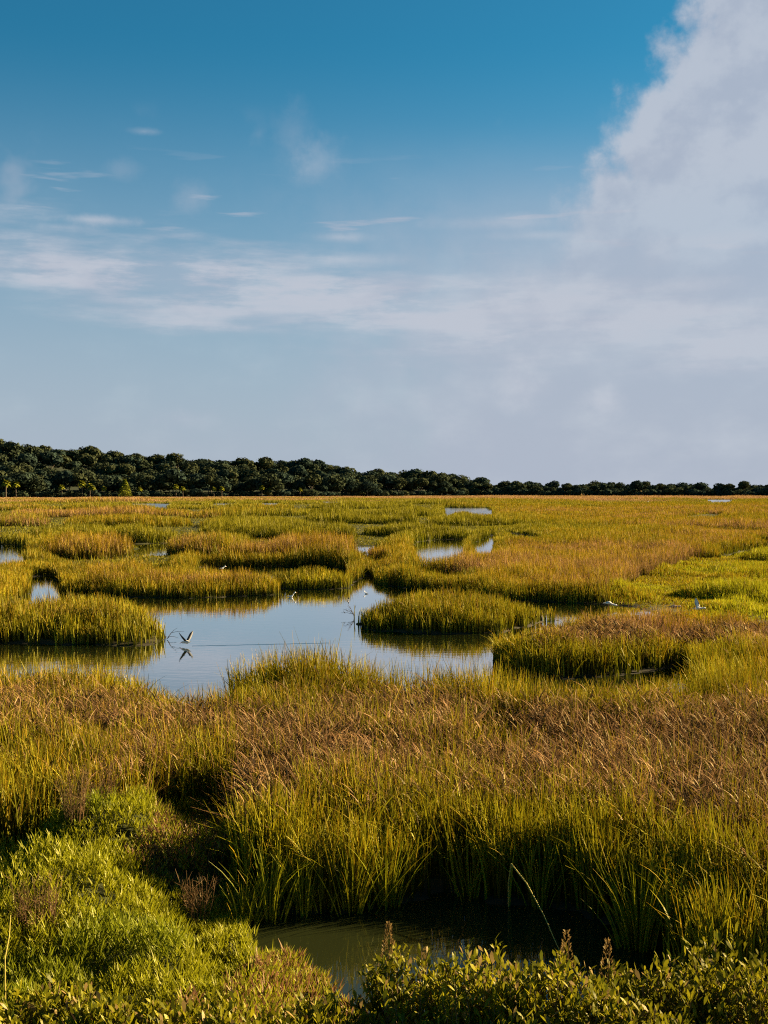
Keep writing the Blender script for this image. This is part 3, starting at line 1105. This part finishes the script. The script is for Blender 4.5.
def crown_geo(rad, hgt, nq, seed, tone):
    r_ = np.random.default_rng(seed)
    s = Soup()
    nl = 9
    lob = []
    for i in range(nl):
        a = r_.random() * 6.28
        rr = rad * .62 * math.sqrt(r_.random())
        lob.append((rr * math.cos(a), rr * math.sin(a), hgt * (.45 + .38 * r_.random() - .12 * rr / rad), rad * (.36 + .2 * r_.random())))
    lob.append((0, 0, hgt * .72, rad * .55))
    L = np.array(lob)
    pick = r_.integers(0, len(L), nq)
    d = r_.normal(size=(nq, 3))
    d /= np.linalg.norm(d, axis=1)[:, None]
    rad_ = L[pick, 3] * (.72 + .36 * r_.random(nq))
    P = L[pick, :3] + d * rad_[:, None] * np.array([1, 1, .8])
    u = np.cross(d, r_.normal(size=(nq, 3)))
    u /= np.linalg.norm(u, axis=1)[:, None]
    w = np.cross(d + r_.normal(size=(nq, 3)) * .4, u)
    w /= np.linalg.norm(w, axis=1)[:, None]
    sz = (.28 + .40 * r_.random(nq))[:, None]
    v = np.stack([P - u * sz - w * sz * .6, P + u * sz * .7 - w * sz * .8, P + u * sz + w * sz * .7, P - u * sz * .6 + w * sz], 1)
    f = np.arange(nq * 4).reshape(nq, 4)
    c = tone * (.78 + .44 * r_.random(nq))[:, None]
    return v.reshape(-1, 3), f, np.repeat(c, 4, 0)


def trunk_geo(h, r):
    s = Soup()
    s.tube([(0, 0, -1), (.1, 0, h * .3), (.2, .1, h * .62)], [r, r * .8, r * .5], (.1, .08, .06), 6)
    for k in range(3):
        a = k * 2.1 + .4
        s.tube([(.12, 0, h * .38), (1.2 * math.cos(a), 1.2 * math.sin(a), h * .55), (2.2 * math.cos(a), 2.2 * math.sin(a), h * .7)], [r * .5, r * .35, r * .15], (.1, .08, .06), 5)
    return s


DARK = [np.array([.024, .034, .022]), np.array([.029, .036, .019]), np.array([.022, .033, .024]), np.array([.034, .039, .018])]  # crown greens lifted and blued to stand in for distance haze
protos = []
for i in range(10):
    v, f, c = crown_geo(5.2 + (i % 3) * .7, 11.5 + (i % 4), 950, 400 + i, DARK[i % 4])
    me_c = mesh_obj('crown', v, f, M_TREE, None, c)
    tr = trunk_geo(10.0, .28).obj('trunk', M_BARK)
    protos.append((me_c, tr, v, f, c))

spots = []
r2 = np.random.default_rng(77)
for row, dy in enumerate((6, 26, 50, 78, 108, 132)):
    q = -25.0 + r2.random() * 8
    while q < 800:
        Y = wood_Y(q) + dy + r2.normal() * 4
        zt = CAMH + (HOR - np.interp(q, SKY[:, 0], SKY[:, 1])) * (wood_Y(q) + 120) / F - 11
        flat = zt < 1.5
        if not (flat and row > 2):
            f = np.interp(dy, [0, 40, 120, 260], [0, .22, 1, .9])
            z = .05 + (max(zt, .1) - .05) * f
            top = CAMH + (HOR - np.interp(q, SKY[:, 0], SKY[:, 1])) * Y / F
            sc = .66 + .50 * r2.random() ** 1.5
            if row >= 4:
                sc = np.clip((top - z) / 12.5, .6, 1.15) * (.86 + .28 * r2.random())
            if flat or q > 440:
                sc = np.clip((top - z) / 12.5, .3, 1.1) * (.58 + .58 * r2.random())
            spots.append((q, (q - 384) * Y / F, Y, z, sc, r2.random() * 6.28, row))
        q += (5.4 + 3.2 * r2.random()) * F / Y * (.80 if q < 440 else .66)
# individuals: the front rows and skyline trees that show largest; the remainder is one mass of wood
order = sorted(range(len(spots)), key=lambda i: (spots[i][6] not in (0, 5, 1), -spots[i][4]))
single = set(order[:280])
wood = Soup()
used = set()
for i, (q, x, y, z, sc, rz, row) in enumerate(spots):
    k = (i * 7 + row * 3) % len(protos)
    pc, pt, v, f, c = protos[k]
    if i in single:
        lab = 'dark green broadleaf tree packed into the wooded ridge beyond the marsh'
        grp = 'broadleaf trees of the far woods'
        if q > 470:
            lab = 'low dark tree in the thin far treeline right of the wooded ridge'
            grp = 'trees of the thin far treeline'
        root = thing('broadleaf_tree', lab, 'tree', (x, y, z), rz, grp)
        root.scale = (sc * 1.2, sc * 1.2, sc)
        if k in used:
            a, b = pc.copy(), pt.copy()
            C.objects.link(a)
            C.objects.link(b)
        else:
            a, b = pc, pt
            used.add(k)
        a.parent = root
        b.parent = root
    else:
        cr, sr = math.cos(rz) * sc * 1.2, math.sin(rz) * sc * 1.2
        w = np.stack([v[:, 0] * cr - v[:, 1] * sr + x, v[:, 0] * sr + v[:, 1] * cr + y, v[:, 2] * sc + z], -1)
        wood.add(w, f, c)
q = -30.0
while q < 800:                                   # understorey thicket at the foot of the woods
    Y = wood_Y(q) - 2 + r2.random() * 6
    v, f, c = protos[int(r2.integers(0, len(protos)))][2:]
    sc = (.42 if q < 440 else .55) + .22 * r2.random()
    wood.add(v * (sc * 1.3, sc * 1.3, sc) + ((q - 384) * Y / F, Y, -2.6 * sc / .5), f, c * 1.2)
    q += (3.2 + 2.5 * r2.random()) * F / Y
o = wood.obj('distant_woods', M_TREE)
tag(o, 'mass of dark trees filling the wooded ridge behind the front trees', 'woods', kind='stuff')
for k, pr in enumerate(protos):
    if k not in used:
        bpy.data.objects.remove(pr[0])
        bpy.data.objects.remove(pr[1])


# palms lit along the foot of the ridge
def palm_mesh():
    s = Soup()
    s.tube([(0, 0, -.3), (.1, 0, 2.5), (.05, .1, 5.2)], [.22, .18, .16], (.12, .09, .06), 7)
    fr = Soup()
    n = 34
    for i in range(n):
        a = i * 2.4
        el = R(-25 + 95 * (i / n))
        D = np.array([math.cos(a) * math.cos(el), math.sin(a) * math.cos(el), math.sin(el)])
        L = 2.1
        pts = np.array([(.05, .1, 5.2) + D * L * t + np.array([0, 0, -.9 * t * t]) for t in np.linspace(0, 1, 5)])
        side = np.cross(D, (0, 0, 1.0))
        side /= np.linalg.norm(side)
        ws = np.array([.08, .45, .6, .45, .08])[:, None]
        v = np.stack([pts - side * ws - np.array([0, 0, .12]) * ws, pts + side * ws], 1)
        f = np.array([(2 * j, 2 * j + 1, 2 * j + 3, 2 * j + 2) for j in range(4)])
        fr.add(v.reshape(-1, 3), f, np.tile(np.array([.15, .15, .015]) * (.7 + .6 * r2.random()), (10, 1)))
    return s.obj('trunk', M_BARK), fr.obj('fronds', M_TREE)


pt, pf = palm_mesh()
first = True
for q, sc in ((6, 1.25), (16, 1.15), (62, .9), (82, 1.2), (90, 1.0), (93, .85), (104, .8), (140, .75), (176, .95), (183, .8), (214, .75), (222, .8), (262, .9), (270, .8), (300, .7)):
    Y = float(wood_Y(q)) - 6 + r2.random() * 4
    root = thing('palm_tree', 'yellow green palm catching sunlight at the foot of the dark ridge', 'palm', ((q - 384) * Y / F, Y, .2), r2.random() * 6, 'palms along the foot of the ridge')
    root.scale = (sc, sc, sc * 1.15)
    if first:
        a, b, first = pt, pf, False
    else:
        a, b = pt.copy(), pf.copy()
        C.objects.link(a)
        C.objects.link(b)
    a.parent = root
    b.parent = root

# the pale pointed tree at the foot of the ridge
q, Y = 125, float(wood_Y(125)) - 8
root = thing('pointed_tree', 'light yellow green pointed tree before the dark wooded ridge', 'tree', ((q - 384) * Y / F, Y, .1))
n = 1200
hz_ = rng.random(n) ** .8
rr = 3.6 * (1 - hz_) ** .8 * np.sqrt(rng.random(n)) + .3
aa = rng.random(n) * 6.28
P = np.stack([rr * np.cos(aa), rr * np.sin(aa), .6 + 8.6 * hz_], -1)
sz = (.25 + .3 * rng.random(n))[:, None]
u = rng.normal(size=(n, 3))
u /= np.linalg.norm(u, axis=1)[:, None]
w = np.cross(u, rng.normal(size=(n, 3)))
w /= np.linalg.norm(w, axis=1)[:, None]
v = np.stack([P - u * sz, P + w * sz * .6, P + u * sz, P - w * sz * .6], 1).reshape(-1, 3)
mesh_obj('crown', v, np.arange(n * 4).reshape(n, 4), M_TREE, root, np.repeat(np.array([.13, .14, .015]) * (.7 + .6 * rng.random(n))[:, None], 4, 0))
trunk_geo(6, .16).obj('trunk', M_BARK, root)

# ------------------------------------------------------------------ sky, sun, camera
SUN_EL, SUN_AZ = R(21), R(68)         # azimuth clockwise from +y (the view): sun on the right, a little behind the camera

w = bpy.data.worlds.new('World')
bpy.context.scene.world = w
w.use_nodes = True
nt = w.node_tree
for n_ in list(nt.nodes):
    nt.nodes.remove(n_)
N, L = nt.nodes.new, nt.links.new


def math_n(op, a, b=None, c=None, clamp=False):
    m = N('ShaderNodeMath')
    m.operation = op
    m.use_clamp = clamp
    for i, q in enumerate((a, b, c)):
        if q is None:
            continue
        if isinstance(q, (int, float)):
            m.inputs[i].default_value = q
        else:
            L(q, m.inputs[i])
    return m.outputs[0]


def smooth(x, a, b):
    m = N('ShaderNodeMapRange')
    m.interpolation_type = 'SMOOTHSTEP'
    L(x, m.inputs['Value'])
    m.inputs['From Min'].default_value = a
    m.inputs['From Max'].default_value = b
    return m.outputs[0]


def noise(vec, scale, detail=5, rough=.55, off=(0, 0, 0), sc=(1, 1, 1)):
    mp = N('ShaderNodeMapping')
    mp.inputs['Location'].default_value = off
    mp.inputs['Scale'].default_value = sc
    L(vec, mp.inputs['Vector'])
    n = N('ShaderNodeTexNoise')
    n.inputs['Scale'].default_value = scale
    n.inputs['Detail'].default_value = detail
    n.inputs['Roughness'].default_value = rough
    L(mp.outputs[0], n.inputs['Vector'])
    return n.outputs['Fac']


sky = N('ShaderNodeTexSky')
sky.sky_type = 'NISHITA'
sky.sun_disc = False
sky.sun_elevation = SUN_EL
sky.sun_rotation = SUN_AZ
sky.air_density = 1.0
sky.dust_density = .6
sky.ozone_density = 2.5
tc = N('ShaderNodeTexCoord')
sep = N('ShaderNodeSeparateXYZ')
L(tc.outputs['Generated'], sep.inputs[0])
sx, sy, sz_ = sep.outputs
az = math_n('ARCTAN2', sx, sy)                # compass bearing of the direction, radians
el = math_n('ARCSINE', sz_)
cmb = N('ShaderNodeCombineXYZ')
L(az, cmb.inputs[0])
L(el, cmb.inputs[1])
vec = cmb.outputs[0]

# a towering bank whose left edge slopes, thin layers below, faint puffs
nb = noise(vec, 9, 7, .55, (2, 1, 0))
nb2 = noise(vec, 26, 6, .6, (5, 3, 0))
lump = math_n('ADD', math_n('MULTIPLY', math_n('SUBTRACT', nb, .5), .20), math_n('MULTIPLY', math_n('SUBTRACT', nb2, .5), .09))
edge_az = math_n('MULTIPLY_ADD', el, .62, .006)          # bearing of the bank's edge, leaning right with height
bank = math_n('MULTIPLY', smooth(math_n('ADD', math_n('SUBTRACT', az, edge_az), lump), -.010, .035), smooth(el, .10, .27))
veil = math_n('MULTIPLY', smooth(el, .30, .15), smooth(math_n('ADD', az, math_n('MULTIPLY', lump, 1.5)), -.14, .14))
lay = noise(vec, 5.5, 6, .55, (1.3, 4.2, 0), (1, 6.0, 1))
el_c = math_n('MULTIPLY_ADD', math_n('ADD', az, .18), -.10, .168)
dl = math_n('ABSOLUTE', math_n('ADD', math_n('SUBTRACT', el, el_c), math_n('MULTIPLY', math_n('SUBTRACT', lay, .5), .10)))
layers = math_n('MULTIPLY', math_n('MULTIPLY', smooth(dl, .041, .006), smooth(az, -.37, -.28)), smooth(az, .5, .2))
layers = math_n('MULTIPLY', layers, math_n('MULTIPLY_ADD', smooth(noise(vec, 9, 7, .62, (4, 4, 0), (1, 5, 1)), .38, .56), .60, .42))
lay2 = noise(vec, 9, 5, .5, (7.3, 1.2, 0), (1, 9.0, 1))
wisps = math_n('MULTIPLY', math_n('MULTIPLY', smooth(lay2, .60, .70), smooth(el, .16, .20)), smooth(el, .28, .22))
front = smooth(math_n('ABSOLUTE', az), 1.3, .6)        # haze kept off the unseen sky behind the camera, to cut fill light
hazeb = math_n('MULTIPLY', math_n('MULTIPLY', smooth(el, .36, .0), .92), front)
puff = math_n('MULTIPLY', math_n('MULTIPLY', smooth(noise(vec, 14, 4, .5, (3, 9, 0)), .58, .74), smooth(el, .20, .23)), math_n('MULTIPLY', smooth(el, .31, .26), .35))

m1 = math_n('MULTIPLY', bank, .90)
m2 = math_n('MULTIPLY', veil, .78)
m3 = math_n('MULTIPLY', layers, .95)
m4 = math_n('MULTIPLY', wisps, .6)


def union(a, b):
    return math_n('SUBTRACT', 1.0, math_n('MULTIPLY', math_n('SUBTRACT', 1.0, a), math_n('SUBTRACT', 1.0, b)))


spots_ = None
for (a0, e0, ra, re, st) in ((.113, .083, .024, .020, 1.0), (.178, .072, .020, .014, .9), (-.157, .232, .017, .013, .42), (-.055, .262, .022, .018, .5), (-.075, .285, .016, .026, .25),
                             (-.215, .252, .013, .008, .25), (-.165, .056, .026, .009, .4), (.222, .188, .018, .016, .6), (-.235, .213, .050, .0045, .9), (-.262, .206, .03, .004, .6),
                             (-.035, .205, .030, .005, .75), (-.02, .187, .05, .006, .6), (.10, .216, .055, .006, .6), (.13, .205, .05, .004, .5), (-.195, .282, .014, .003, .4), (.255, .163, .038, .006, .7), (.27, .196, .05, .006, .5)):
    da = math_n('MULTIPLY', math_n('SUBTRACT', az, a0), 1 / ra)
    de = math_n('MULTIPLY', math_n('SUBTRACT', el, e0), 1 / re)
    dd = math_n('SQRT', math_n('ADD', math_n('MULTIPLY', da, da), math_n('MULTIPLY', de, de)))
    pf_ = math_n('MULTIPLY', smooth(math_n('ADD', dd, math_n('MULTIPLY', math_n('SUBTRACT', nb2, .5), 2.8)), 1.4, -.3), st * .75)
    spots_ = pf_ if spots_ is None else union(spots_, pf_)
cover = union(union(m1, union(m2, spots_)), union(union(m3, m4), union(hazeb, puff)))
cover = math_n('MULTIPLY', cover, smooth(math_n('ABSOLUTE', az), 1.6, .9))
tex = noise(vec, 13, 6, .55, (8, 2, 0), (1, 1.6, 1))
cr = N('ShaderNodeMix')
cr.data_type = 'RGBA'
cr.inputs[6].default_value = (1.47, 1.63, 1.98, 1)
cr.inputs[7].default_value = (1.76, 1.90, 2.19, 1)
offv = N('ShaderNodeVectorMath')
offv.operation = 'ADD'
L(vec, offv.inputs[0])
offv.inputs[1].default_value = (-.010, .010, 0)
nbo = noise(offv.outputs[0], 9, 7, .55, (2, 1, 0))
nbo2 = noise(offv.outputs[0], 26, 6, .6, (5, 3, 0))
relief = math_n('ADD', math_n('MULTIPLY', math_n('SUBTRACT', nb, nbo), 1.5), math_n('MULTIPLY', math_n('SUBTRACT', nb2, nbo2), .5))
tex = math_n('ADD', tex, math_n('MULTIPLY', relief, math_n('MULTIPLY', bank, .9)))
L(math_n('ADD', smooth(math_n('MULTIPLY', tex, math_n('ADD', .62, math_n('MULTIPLY', union(union(bank, spots_), union(layers, math_n('MULTIPLY', veil, .25))), .42))), .28, .62), math_n('ADD', math_n('MULTIPLY', spots_, .50), math_n('MULTIPLY', layers, .22)), None, True), cr.inputs[0])
# clean blue of the clear sky
gain = N('ShaderNodeMix')
gain.data_type = 'RGBA'
gain.blend_type = 'MULTIPLY'
gain.inputs[0].default_value = 1
L(sky.outputs[0], gain.inputs[6])
gain.inputs[7].default_value = (.068, .310, .350, 1)
mix = N('ShaderNodeMix')
mix.data_type = 'RGBA'
L(cover, mix.inputs[0])
L(gain.outputs[2], mix.inputs[6])
L(cr.outputs[2], mix.inputs[7])
bg = N('ShaderNodeBackground')
bg.inputs['Strength'].default_value = .05
L(mix.outputs[2], bg.inputs['Color'])
wo = N('ShaderNodeOutputWorld')
L(bg.outputs[0], wo.inputs[0])

sl = bpy.data.lights.new('sun', 'SUN')
sl.energy = 5.0
sl.angle = R(.5)
sl.color = (1, .78, .46)
so = bpy.data.objects.new('sun', sl)
C.objects.link(so)
from mathutils import Vector
to_sun = Vector((math.sin(SUN_AZ) * math.cos(SUN_EL), math.cos(SUN_AZ) * math.cos(SUN_EL), math.sin(SUN_EL)))
so.rotation_euler = to_sun.to_track_quat('Z', 'Y').to_euler()

cam = bpy.data.cameras.new('camera')
cam.sensor_fit = 'VERTICAL'
cam.sensor_height = 36
cam.lens = 36 * F / 1024
cam.clip_end = 20000
cam.clip_start = .1
co = bpy.data.objects.new('camera', cam)
C.objects.link(co)
co.location = (0, 0, CAMH)
co.rotation_euler = (R(90) - math.atan((512 - HOR) / F), 0, 0)
sc_ = bpy.context.scene
sc_.camera = co
sc_.view_settings.view_transform = 'Standard'
sc_.view_settings.look = 'None'
sc_.view_settings.exposure = 2.55
sc_.cycles.use_denoising = False
sc_.cycles.sample_clamp_indirect = 1.5
sc_.view_settings.gamma = 1
sc_.cycles.filter_width = 1.15
sc_.cycles.max_bounces = 6
sc_.cycles.diffuse_bounces = 3
sc_.cycles.transparent_max_bounces = 4
